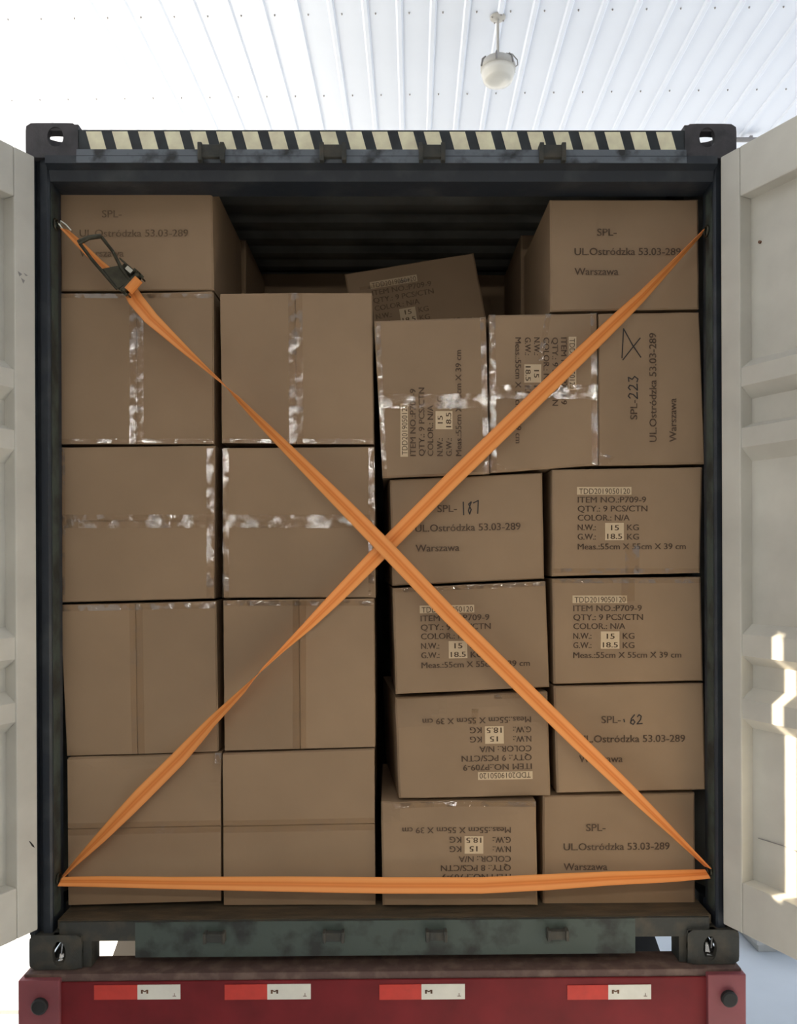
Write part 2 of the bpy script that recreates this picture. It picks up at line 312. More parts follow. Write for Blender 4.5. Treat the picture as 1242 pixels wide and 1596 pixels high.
# doors: built about their hinge line, x along the leaf, +y out of the inner face
def leaf(sx, ox, oy, slope):
    D = Vector((sx*slope, -1, 0)).normalized(); Nn = Vector((-D.y*(-1) if sx > 0 else -D.y*(1), 0, 0))
    Nn = Vector((D.y*sx, -D.x*sx, 0))     # inner face normal: towards the middle and the viewer
    if Nn.x*sx > 0: Nn = -Nn
    Lg = 1.14
    def F(a, n, z): q = Vector((ox, oy, 0))+D*a+Nn*n; return (q.x, q.y, z)
    zb, zt = 1.543, 4.176
    prof = [(4.02, -.055), (3.470, -.055), (3.436, -.006), (3.375, -.006), (3.337, -.055), (3.254, -.055), (3.234, -.006), (3.170, -.006), (3.126, -.055),
            (2.578, -.055), (2.545, -.006), (2.473, -.006), (2.439, -.055), (2.362, -.055), (2.328, -.006), (2.264, -.006), (2.225, -.055), (1.70, -.055)]
    mb = MB(); n = len(prof)
    poly = [(d, z) for z, d in prof]+[(d-.004, z) for z, d in prof[::-1]]
    mb.prism(poly, .06, Lg-.06, lambda d, z, t: F(t, d, z)); door = cpart(mb, 'container_door', M['door'])
    def fr(a0, a1, z0, z1, n0=-.075, n1=0, nm='door_frame_bar', m='door', bev=.005):
        mb = MB(); mb.prism([(a0, z0), (a1, z0), (a1, z1), (a0, z1)], n0, n1, lambda a, z, t: F(a, t, z))
        mb.v = [(x, y-FRONT, z-Z0) for x, y, z in mb.v]
        return mb.build(nm, M[m], door, bevel=bev)
    fr(0, .078, zb, zt); fr(Lg-.078, Lg, zb, zt); fr(.0785, Lg-.0785, 4.010, zt); fr(.0785, Lg-.0785, zb, 1.714)
    fr(-.012, Lg+.012, zb-.006, zb+.02, -.085, -.030, 'door_gasket', 'black', .002); fr(-.012, Lg+.012, zt-.02, zt+.006, -.085, -.030, 'door_gasket', 'conduit', .002)
    for z in (1.80, 2.43, 3.20, 3.90):
        mb = MB(); mb.prism([(-.05, z-.045), (.02, z-.045), (.02, z+.045), (-.05, z+.045)], -.082, -.074, lambda a, zz, t: F(a, t, zz)); mb.tube([F(-.028, -.066, z-.05), F(-.028, -.066, z+.05)], .014, 10)
        mb.v = [(x, y-FRONT, zz-Z0) for x, y, zz in mb.v]; mb.build('hinge', M['rust'], door)
    return door, F
dl, FL_ = leaf(-1, -1.184, 2.72, .56)
dr, FR_ = leaf(1, 1.159, 2.72, .50)
# scuffs on the left leaf, small weld bead on the right leaf
def scuff(F, pts, door, m='black'):
    mb = MB(); mb.prism(pts, .0006, .0012, lambda a, z, t: F(a, t, z)); mb.v = [(x, y-FRONT, z-Z0) for x, y, z in mb.v]; mb.build('scuff_mark', M[m], door)
scuff(FL_, [(.028, 1.852), (.034, 1.856), (.022, 1.834), (.012, 1.826), (.016, 1.836)], dl)
scuff(FL_, [(.050, 3.76), (.066, 3.765), (.060, 3.75)], dl, 'conduit'); scuff(FL_, [(.028, 3.762), (.044, 3.766), (.036, 3.758)], dl, 'conduit'); scuff(FL_, [(.040, 3.742), (.054, 3.746), (.046, 3.73)], dl, 'conduit')
mb = MB(); mb.tube([FR_(.10, -.053, 1.86), FR_(.20, -.053, 1.865), FR_(.30, -.053, 1.86)], .0016, 6); mb.v = [(x, y-FRONT, z-Z0) for x, y, z in mb.v]; mb.build('weld_bead', M['conduit'], dr)
mb = MB(); mb.tube([FR_(.115, -.056, 3.853), FR_(.115, -.048, 3.853)], .005, 8); mb.v = [(x, y-FRONT, z-Z0) for x, y, z in mb.v]; mb.build('rivet', M['rust'], dr)
# ------------------------------------------------------------------ trailer
tr = empty('truck_trailer', (0, 2.72, 0)); tag(tr, 'maroon truck trailer carrying the container, reflective stickers along its rear beam', 'trailer')
def tpart(mb, name, m, parent=None, **k):
    mb.v = [(x, y-2.72, z) for x, y, z in mb.v]; return mb.build(name, m, parent or tr, **k)
mb = MB(); mb.box(-1.10, 1.10, 2.700, 2.712, .90, 1.372); beam = tpart(mb, 'rear_beam', M['red'], bevel=.003)
mb = MB(); mb.box(-1.225, 1.215, 2.705, 2.83, 1.372, 1.398); tpart(mb, 'top_flange', M['ledge'], bevel=.003)
mb = MB(); mb.box(-1.225, 1.215, 2.80, 2.83, 1.10, 1.371); tpart(mb, 'beam_web', M['chassis'])
for sx, x0, x1 in ((-1, -1.236, -1.098), (1, 1.092, 1.222)):
    mb = MB(); mb.box(x0, x1, 2.684, 2.799, .90, 1.388); ep = tpart(mb, 'end_plate', M['red_end'], bevel=.004)
    px_, pz_ = (-1.1614, 1.3049) if sx < 0 else (1.1615, 1.3096)
    mb = MB(); mb.tube([(px_, 2.684, pz_), (px_, 2.672, pz_), (px_, 2.668, pz_)], [.027, .027, .022], 24); tpart(mb, 'rubber_plug', M['black'], ep)
for sx in (-1, 1): tpart(MB().box(sx*.50-.07, sx*.50+.07, 2.832, 9.0, .98, 1.36), 'main_beam', M['chassis'])
for yy in (4.75, 6.05):
    mb = MB(); mb.tube([(-1.0, yy, .52), (1.0, yy, .52)], .07, 12); tpart(mb, 'axle', M['chassis'])
    for sx in (-1, 1):
        xs = sx*.93; prof = [(.27, -.15), (.46, -.15), (.51, -.11), (.52, 0), (.51, .11), (.46, .15), (.27, .15)]
        mb = MB(); n = 28
        for rr, d in prof: mb.v += [(xs+d, yy+rr*math.cos(2*PI*k/n), .522+rr*math.sin(2*PI*k/n)) for k in range(n)]
        for i in range(len(prof)-1):
            for k in range(n): mb.f.append((i*n+k, i*n+(k+1) % n, (i+1)*n+(k+1) % n, (i+1)*n+k))
        mb.f.append(tuple(range(n))); mb.f.append(tuple(range((len(prof)-1)*n, len(prof)*n))); tpart(mb, 'wheel', M['black'])
for sx in (-1, 1):
    mb = MB(); x0, x1 = sorted((sx*.66, sx*1.20)); mb.prism([(3.58, .75), (3.44, 1.05), (3.80, 1.22), (6.7, 1.22), (6.9, .9), (6.85, .9), (6.68, 1.17), (3.82, 1.19), (3.48, 1.05), (3.61, .75)], x0, x1, lambda a, b, t: (t, a, b)); tpart(mb, 'mudguard', M['chassis'])
for sx in (-1, 1):
    cx = sx*1.130
    mb = MB(); mb.lathe([(.024, -.03), (.024, .012), (.040, .016), (.038, .026), (.020, .052), (.008, .066)], (cx, 2.80, 1.40), 16); tpart(mb, 'twist_lock', M['chrome'], smooth=False)
    mb = MB(); mb.tube([(cx-.016, 2.752, 1.424), (cx+.004, 2.748, 1.419), (cx+.018, 2.752, 1.426)], .006, 8); tpart(mb, 'lock_pin', M['chrome']); mb = MB(); mb.tube([(cx+.006, 2.765, 1.44), (cx+.010, 2.768, 1.475)], .005, 8); tpart(mb, 'lock_pin', M['chrome'])
ST = [[(-0.9867, 1.3648), (-0.8403, 1.3136), (-0.6956, 1.3123)], [(-0.5462, 1.363), (-0.4015, 1.3096), (-0.2542, 1.3083)], [(-0.0219, 1.3583), (0.1212, 1.3049), (0.269, 1.3035)], [(0.6176, 1.3504), (0.7571, 1.2991), (0.9034, 1.2977)]]
def font_mesh(body, weight=0.0):
    c = bpy.data.curves.new('lettering', 'FONT'); c.body = body; c.size = 1.0; c.offset = weight; c.resolution_u = 3
    t = bpy.data.objects.new('lettering', c); COL.objects.link(t)
    dg = bpy.context.evaluated_depsgraph_get(); dg.update()
    me = bpy.data.meshes.new_from_object(t.evaluated_get(dg)); bpy.data.objects.remove(t); bpy.data.curves.remove(c)
    v = [tuple(p_.co) for p_ in me.vertices]; fs = [tuple(p_.vertices) for p_ in me.polygons]; bpy.data.meshes.remove(me)
    return v, fs
CAP = None
def text_into(mb, body, x, z, wd, h, rot, fn, weight=0.0, bold=0):
    """lettering whose left baseline is (x, z), wd wide, h tall capitals, turned rot degrees; fn(x, z) -> xyz"""
    v, fs = font_mesh(body, weight)
    if not v: return
    x0 = min(p_[0] for p_ in v); x1 = max(p_[0] for p_ in v); sx = wd/max(1e-6, x1-x0); sy = h/.72; a = math.radians(rot); c, s_ = math.cos(a), math.sin(a); n = len(mb.v)
    for px_, py_, _ in v:
        e, g_ = (px_-x0)*sx, py_*sy; mb.v.append(tuple(fn(x+e*c-g_*s_, z+e*s_+g_*c)))
    mb.f += [tuple(n+i for i in q_) for q_ in fs]
    if bold:
        n = len(mb.v); k = len(v); mb.v += [(x_+bold*c, y_-.00008, z_+bold*s_) for x_, y_, z_ in mb.v[-k:]]; mb.f += [tuple(n+i for i in q_) for q_ in fs]
for (a, zt), (b, zb), (c, _) in ST:
    mb = MB(); mb.box(a, b, 2.6982, 2.7005, zb, zt-.002); rs = tpart(mb, 'red_reflector', M['refl_red'], beam)
    mb = MB(); mb.box(b, c, 2.6980, 2.7005, zb, zt-.002); wsx = tpart(mb, 'white_reflector', M['refl_white'], beam)
    mb = MB(); fn = lambda x, z: (x, 2.6974, z)
    text_into(mb, 'M', b+.012, zb+.020, .022, .014, 0, fn, 0, .003)
    mb.v = [(x, y-2.72, z) for x, y, z in mb.v]; mb.build('printed_mark', M['rust'], beam, fix=False); mb = MB()
    if 0: mb.quad(fn(b+.012, zb+.036), fn(b+.034, zb+.036), fn(b+.034, zb+.033), fn(b+.012, zb+.033))
    mb.quad(fn(c-.026, zb+.010), fn(c-.014, zb+.010), fn(c-.014, zb+.012), fn(c-.026, zb+.012)).quad(fn(c-.021, zb+.012), fn(c-.019, zb+.012), fn(c-.019, zb+.021), fn(c-.021, zb+.021))
    mb.v = [(x, y-2.72, z) for x, y, z in mb.v]; mb.build('printed_mark', M['rust'], beam, fix=False)
CARTONS = {
 'a1': {'q': [(-1.1555, 4.1502), (-0.6118, 4.1528), (-0.6065, 3.7653), (-1.1526, 3.7634)], 'Y': 2.85, 'd': 0.55, 'label': 'printed brown carton at the top of the left stack, behind the strap ratchet', 'text': [('SPL-', -1.0032, 4.0243, 0.069, 0.0264, 0, 1), ('UL.Ostródzka 53.03-289', -1.0833, 3.9557, 0.3861, 0.0264, 0, 1), ('Warszawa', -1.0836, 3.8847, 0.1563, 0.0264, 0, 1)]},
 'a2': {'q': [(-1.1526, 3.752), (-0.6089, 3.7607), (-0.6088, 3.2149), (-1.1572, 3.2163)], 'Y': 2.85, 'd': 0.55, 'label': 'square brown carton second from top of the left stack, vertical tape line down its middle', 'seam': [(-0.881, 3.7518), (-0.8833, 3.2156)], 'tape': [[(-0.9061, 3.7541), (-0.8559, 3.754), (-0.8581, 3.2156), (-0.9084, 3.2157)], [(-1.1481, 3.752), (-0.6089, 3.7516), (-0.609, 3.7355), (-1.1481, 3.7359)], [(-1.1503, 3.2346), (-0.611, 3.2333), (-0.6111, 3.2172), (-1.1504, 3.2186)]]},
 'a3': {'q': [(-1.1573, 3.2049), (-0.6042, 3.2103), (-0.6111, 2.662), (-1.1551, 2.6507)], 'Y': 2.85, 'd': 0.55, 'label': 'square brown carton in the left stack with shiny tape across its middle', 'seam': [(-1.1561, 2.9415), (-0.6076, 2.9396)], 'tape': [[(-1.1514, 2.9644), (-0.6098, 2.9626), (-0.61, 2.9144), (-1.1517, 2.9163)], [(-1.1527, 3.2003), (-1.1367, 3.2002), (-1.1391, 2.6575), (-1.155, 2.6575)], [(-0.634, 3.2035), (-0.6066, 3.2034), (-0.6088, 2.6643), (-0.6362, 2.6644)]]},
 'a4': {'q': [(-1.1617, 2.6412), (-0.6053, 2.6526), (-0.5984, 2.1145), (-1.1412, 2.1018)], 'Y': 2.855, 'd': 0.55, 'label': 'square carton second from bottom of the left stack, shiny tape along its top', 'seam': [(-0.8918, 2.6446), (-0.8849, 2.1071)], 'tape': [[(-1.1572, 2.6389), (-0.6054, 2.6503), (-0.6054, 2.6273), (-1.1573, 2.6183)], [(-0.9147, 2.6447), (-0.8666, 2.6468), (-0.8597, 2.1092), (-0.9055, 2.1072)]]},
 'a5': {'q': [(-1.1306, 2.0963), (-0.5883, 2.1089), (-0.5882, 1.5827), (-1.1283, 1.571)], 'Y': 2.8400000000000003, 'd': 0.55, 'label': 'dented square carton on the floor at the foot of the left stack', 'seam': [(-1.1294, 1.8451), (-0.5871, 1.8527)], 'tape': [[(-1.1293, 1.8656), (-0.587, 1.8733), (-0.5872, 1.8298), (-1.1295, 1.8222)], [(-0.6111, 2.1068), (-0.5883, 2.1066), (-0.5885, 2.07), (-0.6113, 2.0702)]], 'dents': [(-0.9143, 2.1041, 0.2061, 0.0458, 0.018), (-0.6066, 2.1068, 0.1374, 0.1054, 0.025), (-0.8247, 1.756, 0.1603, 0.0916, 0.006)]},
 'b1': {'q': [(-0.586, 3.7516), (-0.0402, 3.7534), (-0.0354, 3.2135), (-0.5813, 3.2194)], 'Y': 2.85, 'd': 0.55, 'label': 'square brown carton on top of the second stack, vertical tape glinting in its middle', 'seam': [(-0.3156, 3.7536), (-0.3132, 3.2142)], 'tape': [[(-0.3409, 3.7537), (-0.2904, 3.7536), (-0.288, 3.2141), (-0.3384, 3.2142)], [(-0.5767, 3.2332), (-0.0377, 3.2319), (-0.0377, 3.2158), (-0.5767, 3.2171)]]},
 'b2': {'q': [(-0.5768, 3.2011), (-0.0355, 3.2043), (-0.033, 2.6618), (-0.5744, 2.6642)], 'Y': 2.85, 'd': 0.55, 'label': 'square brown carton in the second stack with shiny tape across its middle', 'seam': [(-0.5756, 2.9395), (-0.0342, 2.9377)], 'tape': [[(-0.5732, 2.9625), (-0.0341, 2.9607), (-0.0343, 2.9124), (-0.5734, 2.9143)], [(-0.5768, 3.1988), (-0.5539, 3.1987), (-0.5561, 2.6664), (-0.579, 2.6665)], [(-0.0562, 3.1997), (-0.0332, 3.1997), (-0.0353, 2.6641), (-0.0583, 2.6642)]]},
 'b3': {'q': [(-0.579, 2.655), (-0.0376, 2.6595), (-0.0351, 2.1283), (-0.5767, 2.1179)], 'Y': 2.85, 'd': 0.55, 'label': 'square carton third from the top of the second stack, faint vertical tape', 'seam': [(-0.3063, 2.6584), (-0.3038, 2.1231)], 'tape': [[(-0.3292, 2.6562), (-0.281, 2.656), (-0.2832, 2.1253), (-0.3313, 2.1256)], [(-0.5745, 2.655), (-0.0376, 2.6526), (-0.0377, 2.6342), (-0.5745, 2.6366)]]},
 'b4': {'q': [(-0.5802, 2.1077), (-0.0396, 2.1227), (-0.0372, 1.5601), (-0.5779, 1.5644)], 'Y': 2.845, 'd': 0.55, 'label': 'square brown carton on the floor at the foot of the second stack, horizontal seam', 'seam': [(-0.579, 1.8487), (-0.0383, 1.8563)], 'tape': [[(-0.5789, 1.8693), (-0.0383, 1.877), (-0.0384, 1.8334), (-0.5791, 1.8257)]]},
 'e1': {'q': [(-0.0335, 3.6517), (0.3655, 3.665), (0.3771, 3.1055), (-0.0059, 3.0906)], 'Y': 2.8400000000000003, 'd': 0.55, 'label': 'upright carton beside the second stack with item print reading bottom to top', 'tape': [[(-0.0162, 3.3906), (0.3759, 3.3899), (0.3757, 3.3371), (-0.0164, 3.3379)], [(-0.0312, 3.6494), (-0.0106, 3.6516), (0.0101, 3.0928), (-0.0059, 3.0929)], [(0.3448, 3.6627), (0.3655, 3.665), (0.3771, 3.1055), (0.3542, 3.1056)]], 'text': [('TDD2019050120', 0.0832, 3.1727, 0.1786, 0.0201, 90, 0), ('ITEM NO.:P709-9', 0.1133, 3.1681, 0.2389, 0.0212, 90, 1), ('QTY.: 9 PCS/CTN', 0.1446, 3.168, 0.2434, 0.0212, 90, 1), ('COLOR.: N/A', 0.1759, 3.168, 0.1809, 0.0212, 90, 1), ('N.W.:', 0.2095, 3.1679, 0.0625, 0.0212, 90, 1), ('15', 0.2099, 3.2841, 0.0268, 0.019, 90, 1), ('KG', 0.2101, 3.3399, 0.0402, 0.0212, 90, 1), ('G.W.:', 0.2419, 3.1678, 0.0625, 0.0212, 90, 1), ('18.5', 0.24, 3.2706, 0.0514, 0.019, 90, 1), ('KG', 0.2425, 3.3399, 0.0402, 0.0212, 90, 1), ('Meas.:55cm X 55cm X 39 cm', 0.2766, 3.1677, 0.3774, 0.0212, 90, 1)], 'patch': [[(0.0586, 3.166), (0.0593, 3.3559), (0.0861, 3.3558), (0.0854, 3.166)], [(0.1841, 3.264), (0.1844, 3.3288), (0.2447, 3.3287), (0.2445, 3.2639)]]},
 'e2': {'q': [(0.3782, 3.6749), (0.7658, 3.6814), (0.7684, 3.1354), (0.3807, 3.1089)], 'Y': 2.85, 'd': 0.55, 'label': 'upright carton under the right strap with item print reading top to bottom', 'tape': [[(0.3819, 3.4241), (0.7671, 3.4234), (0.7669, 3.3727), (0.3817, 3.3735)], [(0.3782, 3.6749), (0.4012, 3.6749), (0.4037, 3.1111), (0.3807, 3.1089)], [(0.7427, 3.6815), (0.7658, 3.6814), (0.7684, 3.1354), (0.7453, 3.1355)], [(0.5811, 3.6793), (0.6019, 3.6793), (0.5712, 3.5113), (0.5528, 3.5113)], [(0.3763, 3.1595), (0.4407, 3.1248), (0.406, 3.1111), (0.3807, 3.1112)]], 'text': [('TDD2019050120', 0.6667, 3.5895, 0.1793, 0.0202, -90, 0), ('ITEM NO.:P709-9', 0.6364, 3.5941, 0.2398, 0.0213, -90, 1), ('QTY.: 9 PCS/CTN', 0.6049, 3.5941, 0.2443, 0.0213, -90, 1), ('COLOR.: N/A', 0.5734, 3.5941, 0.1815, 0.0213, -90, 1), ('N.W.:', 0.5396, 3.5942, 0.0627, 0.0213, -90, 1), ('15', 0.5392, 3.4775, 0.0269, 0.019, -90, 1), ('KG', 0.539, 3.4214, 0.0403, 0.0213, -90, 1), ('G.W.:', 0.507, 3.5942, 0.0627, 0.0213, -90, 1), ('18.5', 0.5089, 3.491, 0.0515, 0.019, -90, 1), ('KG', 0.5064, 3.4214, 0.0403, 0.0213, -90, 1), ('Meas.:55cm X 55cm X 39 cm', 0.4722, 3.5943, 0.3787, 0.0213, -90, 1)], 'patch': [[(0.6915, 3.5962), (0.6908, 3.4054), (0.6638, 3.4054), (0.6645, 3.5963)], [(0.5651, 3.4976), (0.5649, 3.4325), (0.5042, 3.4327), (0.5044, 3.4977)]]},
 'e3': {'q': [(0.7727, 3.6791), (1.1358, 3.6857), (1.1547, 3.1389), (0.7707, 3.1331)], 'Y': 2.85, 'd': 0.55, 'label': 'upright carton with a hand-drawn star and the written number 223', 'tape': [[(0.7732, 3.1815), (0.8286, 3.1652), (0.81, 3.1422), (0.773, 3.1377)]], 'text': [('SPL-', 0.91, 3.2987, 0.069, 0.0264, 90, 1), ('UL.Ostródzka 53.03-289', 0.9791, 3.2178, 0.3907, 0.0264, 90, 1), ('Warszawa', 1.0508, 3.2177, 0.1563, 0.0264, 90, 1)], 'hand': [[(0.8848, 3.3755), (0.8779, 3.383), (0.8831, 3.392), (0.8953, 3.389), (0.9108, 3.3739), (0.9092, 3.3964)], [(0.8849, 3.4055), (0.878, 3.413), (0.8832, 3.4219), (0.8954, 3.4189), (0.9109, 3.4039), (0.9093, 3.4264)], [(0.8798, 3.4354), (0.8781, 3.4504), (0.892, 3.4429), (0.9007, 3.4534), (0.9128, 3.4444), (0.9093, 3.4339)], [(0.8614, 3.6249), (0.8553, 3.5201)], [(0.8614, 3.6249), (0.8924, 3.5684), (0.9235, 3.5223)], [(0.9214, 3.5914), (0.8878, 3.55), (0.8587, 3.5131)]]},
 'et': {'q': [(0.5988, 4.089), (1.1326, 4.0892), (1.1358, 3.6972), (0.5996, 3.6885)], 'Y': 2.85, 'd': 0.55, 'label': 'printed brown carton at the very top of the right stack', 'text': [('SPL-', 0.7668, 3.9578, 0.069, 0.0264, 0, 1), ('UL.Ostródzka 53.03-289', 0.6857, 3.8888, 0.3815, 0.0264, 0, 1), ('Warszawa', 0.6854, 3.8174, 0.1563, 0.0264, 0, 1)]},
 'f1': {'q': [(0.0215, 3.0856), (0.5693, 3.1094), (0.5749, 2.728), (0.0293, 2.7049)], 'Y': 2.86, 'd': 0.55, 'label': 'carton with the handwritten number 187 beside the strap crossing', 'text': [('SPL-', 0.1907, 2.9688, 0.0692, 0.0265, 1, 1), ('UL.Ostródzka 53.03-289', 0.1108, 2.8984, 0.3783, 0.0265, 1, 1), ('Warszawa', 0.1118, 2.8269, 0.1568, 0.0265, 1, 1)], 'hand': [[(0.2842, 3.005), (0.2854, 2.9587)], [(0.312, 3.0055), (0.3035, 2.9976), (0.3125, 2.9777), (0.3071, 2.9618), (0.3024, 2.9743), (0.3131, 3.0056)], [(0.3205, 3.0017), (0.3382, 3.0105), (0.336, 2.9638)]], 'bx': -0.03},
 'f2': {'q': [(0.0292, 2.696), (0.5775, 2.719), (0.59, 2.3388), (0.0392, 2.3165)], 'Y': 2.85, 'd': 0.55, 'label': 'carton with upright item print directly under the one marked 187', 'tape': [[(0.0292, 2.696), (0.5775, 2.719), (0.5775, 2.7029), (0.0292, 2.6799)]], 'text': [('TDD2019050120', 0.1328, 2.6083, 0.1839, 0.0207, 1, 0), ('ITEM NO.:P709-9', 0.1286, 2.5772, 0.2459, 0.0218, 1, 1), ('QTY.: 9 PCS/CTN', 0.129, 2.5449, 0.2505, 0.0218, 1, 1), ('COLOR.: N/A', 0.1295, 2.5127, 0.1862, 0.0218, 1, 1), ('N.W.:', 0.1299, 2.4782, 0.0644, 0.0218, 1, 1), ('15', 0.2496, 2.4797, 0.0276, 0.0195, 1, 1), ('KG', 0.3072, 2.4805, 0.0414, 0.0218, 1, 1), ('G.W.:', 0.1304, 2.4449, 0.0644, 0.0218, 1, 1), ('18.5', 0.2362, 2.4485, 0.0529, 0.0195, 1, 1), ('KG', 0.3077, 2.4471, 0.0414, 0.0218, 1, 1), ('Meas.:55cm X 55cm X 39 cm', 0.1309, 2.4092, 0.3884, 0.0218, 1, 1)], 'patch': [[(0.1255, 2.6335), (0.3212, 2.636), (0.3216, 2.6084), (0.1259, 2.6059)], [(0.2286, 2.5059), (0.2953, 2.5068), (0.2962, 2.4446), (0.2294, 2.4438)]], 'bx': -0.02},
 'f3': {'q': [(0.0368, 2.299), (0.582, 2.3236), (0.5921, 1.9508), (0.0492, 1.943)], 'Y': 2.845, 'd': 0.55, 'label': 'crooked carton with upside-down item print and a crushed upper corner', 'tape': [[(0.3909, 2.3154), (0.582, 2.3236), (0.5819, 2.3052), (0.3908, 2.297)], [(0.3101, 2.263), (0.3354, 2.2629), (0.3306, 2.2054), (0.3099, 2.2056)]], 'text': [('TDD2019050120', 0.5206, 2.0363, 0.1835, 0.0206, 181, 0), ('ITEM NO.:P709-9', 0.5248, 2.0674, 0.2455, 0.0218, 181, 1), ('QTY.: 9 PCS/CTN', 0.5244, 2.0996, 0.2501, 0.0218, 181, 1), ('COLOR.: N/A', 0.5239, 2.1318, 0.1858, 0.0218, 181, 1), ('N.W.:', 0.5235, 2.1663, 0.0642, 0.0218, 181, 1), ('15', 0.4037, 2.165, 0.0275, 0.0195, 181, 1), ('KG', 0.3462, 2.1643, 0.0413, 0.0218, 181, 1), ('G.W.:', 0.523, 2.1997, 0.0642, 0.0218, 181, 1), ('18.5', 0.4171, 2.1962, 0.0528, 0.0195, 181, 1), ('KG', 0.3458, 2.1976, 0.0413, 0.0218, 181, 1), ('Meas.:55cm X 55cm X 39 cm', 0.5225, 2.2353, 0.3877, 0.0218, 181, 1)], 'patch': [[(0.5279, 2.0111), (0.3323, 2.009), (0.3319, 2.0366), (0.5275, 2.0387)], [(0.4248, 2.1388), (0.3581, 2.138), (0.3572, 2.2001), (0.424, 2.2008)]], 'dents': [(0.0369, 2.3105, 0.1835, 0.1147, 0.035), (0.3218, 2.3158, 0.1606, 0.0597, 0.012)], 'bx': -0.05},
 'f4': {'q': [(-0.0148, 1.9328), (0.5345, 1.937), (0.54, 1.5664), (-0.0116, 1.5708)], 'Y': 2.8200000000000003, 'd': 0.55, 'label': 'carton on the floor with upside-down item print and a buckled upper flap', 'tape': [[(0.0216, 1.9325), (0.5345, 1.937), (0.5345, 1.9199), (0.0307, 1.9142)]], 'text': [('TDD2019050120', 0.4399, 1.6515, 0.1819, 0.0205, 180, 0), ('ITEM NO.:P709-9', 0.4446, 1.6823, 0.2433, 0.0216, 180, 1), ('QTY.: 8 PCS/CTN', 0.4447, 1.7142, 0.2479, 0.0216, 180, 1), ('COLOR.: N/A', 0.4448, 1.7461, 0.1842, 0.0216, 180, 1), ('N.W.:', 0.4449, 1.7803, 0.0637, 0.0216, 180, 1), ('15', 0.3263, 1.7812, 0.0273, 0.0193, 180, 1), ('KG', 0.2693, 1.7816, 0.0409, 0.0216, 180, 1), ('G.W.:', 0.445, 1.8134, 0.0637, 0.0216, 180, 1), ('18.5', 0.3401, 1.8118, 0.0523, 0.0193, 180, 1), ('KG', 0.2694, 1.8146, 0.0409, 0.0216, 180, 1), ('Meas.:55cm X 55cm X 39 cm', 0.4452, 1.8487, 0.3843, 0.0216, 180, 1)], 'patch': [[(0.4466, 1.6264), (0.2528, 1.6279), (0.2529, 1.6553), (0.4467, 1.6538)], [(0.3467, 1.7548), (0.2806, 1.7553), (0.2808, 1.8168), (0.347, 1.8163)]], 'dents': [(0.2381, 1.9607, 0.2843, 0.1046, 0.032), (-0.0147, 1.951, 0.0773, 0.091, 0.03), (0.4534, 1.5944, 0.1365, 0.0318, 0.006)]},
 'g1': {'q': [(0.6044, 3.1197), (1.1454, 3.1274), (1.1348, 2.7467), (0.603, 2.7374)], 'Y': 2.85, 'd': 0.55, 'label': 'carton with upright item print directly under the carton marked 223', 'tape': [[(0.8644, 2.8493), (0.9153, 2.8491), (0.9149, 2.743), (0.864, 2.7432)], [(0.6031, 2.765), (1.1348, 2.7629), (1.1348, 2.7467), (0.603, 2.7489)]], 'text': [('TDD2019050120', 0.6987, 3.0319, 0.1839, 0.0207, 0, 0), ('ITEM NO.:P709-9', 0.694, 3.0008, 0.2459, 0.0218, 0, 1), ('QTY.: 9 PCS/CTN', 0.6939, 2.9686, 0.2505, 0.0218, 0, 1), ('COLOR.: N/A', 0.6938, 2.9363, 0.1862, 0.0218, 0, 1), ('N.W.:', 0.6936, 2.9018, 0.0644, 0.0218, 0, 1), ('15', 0.8138, 2.9013, 0.0276, 0.0195, 0, 1), ('KG', 0.8715, 2.9011, 0.0414, 0.0218, 0, 1), ('G.W.:', 0.6935, 2.8683, 0.0644, 0.0218, 0, 1), ('18.5', 0.7998, 2.8703, 0.0529, 0.0195, 0, 1), ('KG', 0.8714, 2.8677, 0.0414, 0.0218, 0, 1), ('Meas.:55cm X 55cm X 39 cm', 0.6934, 2.8326, 0.3884, 0.0218, 0, 1)], 'patch': [[(0.6919, 3.0573), (0.8883, 3.0567), (0.8882, 3.029), (0.6918, 3.0296)], [(0.793, 2.9279), (0.8601, 2.9277), (0.8599, 2.8654), (0.7928, 2.8657)]]},
 'g2': {'q': [(0.6029, 2.7282), (1.1371, 2.7329), (1.145, 2.3589), (0.6062, 2.3503)], 'Y': 2.85, 'd': 0.55, 'label': 'carton with upright item print directly above the one marked 62', 'tape': [[(0.8501, 2.7294), (0.8987, 2.7292), (0.8984, 2.6462), (0.8498, 2.6464)], [(0.6029, 2.7259), (1.137, 2.7236), (1.137, 2.7098), (0.6029, 2.712)]], 'text': [('TDD2019050120', 0.6811, 2.6426, 0.1839, 0.0207, 0, 0), ('ITEM NO.:P709-9', 0.6764, 2.6115, 0.2459, 0.0218, 0, 1), ('QTY.: 9 PCS/CTN', 0.6763, 2.5792, 0.2505, 0.0218, 0, 1), ('COLOR.: N/A', 0.6762, 2.547, 0.1862, 0.0218, 0, 1), ('N.W.:', 0.676, 2.5124, 0.0644, 0.0218, 0, 1), ('15', 0.7962, 2.5118, 0.0276, 0.0195, 0, 1), ('KG', 0.8539, 2.5115, 0.0414, 0.0218, 0, 1), ('G.W.:', 0.6759, 2.479, 0.0644, 0.0218, 0, 1), ('18.5', 0.7822, 2.4807, 0.0529, 0.0195, 0, 1), ('KG', 0.8538, 2.4781, 0.0414, 0.0218, 0, 1), ('Meas.:55cm X 55cm X 39 cm', 0.6758, 2.4432, 0.3884, 0.0218, 0, 1)], 'patch': [[(0.6743, 2.6679), (0.8707, 2.6671), (0.8706, 2.6394), (0.6742, 2.6403)], [(0.7755, 2.5384), (0.8425, 2.5381), (0.8423, 2.4758), (0.7752, 2.4762)]]},
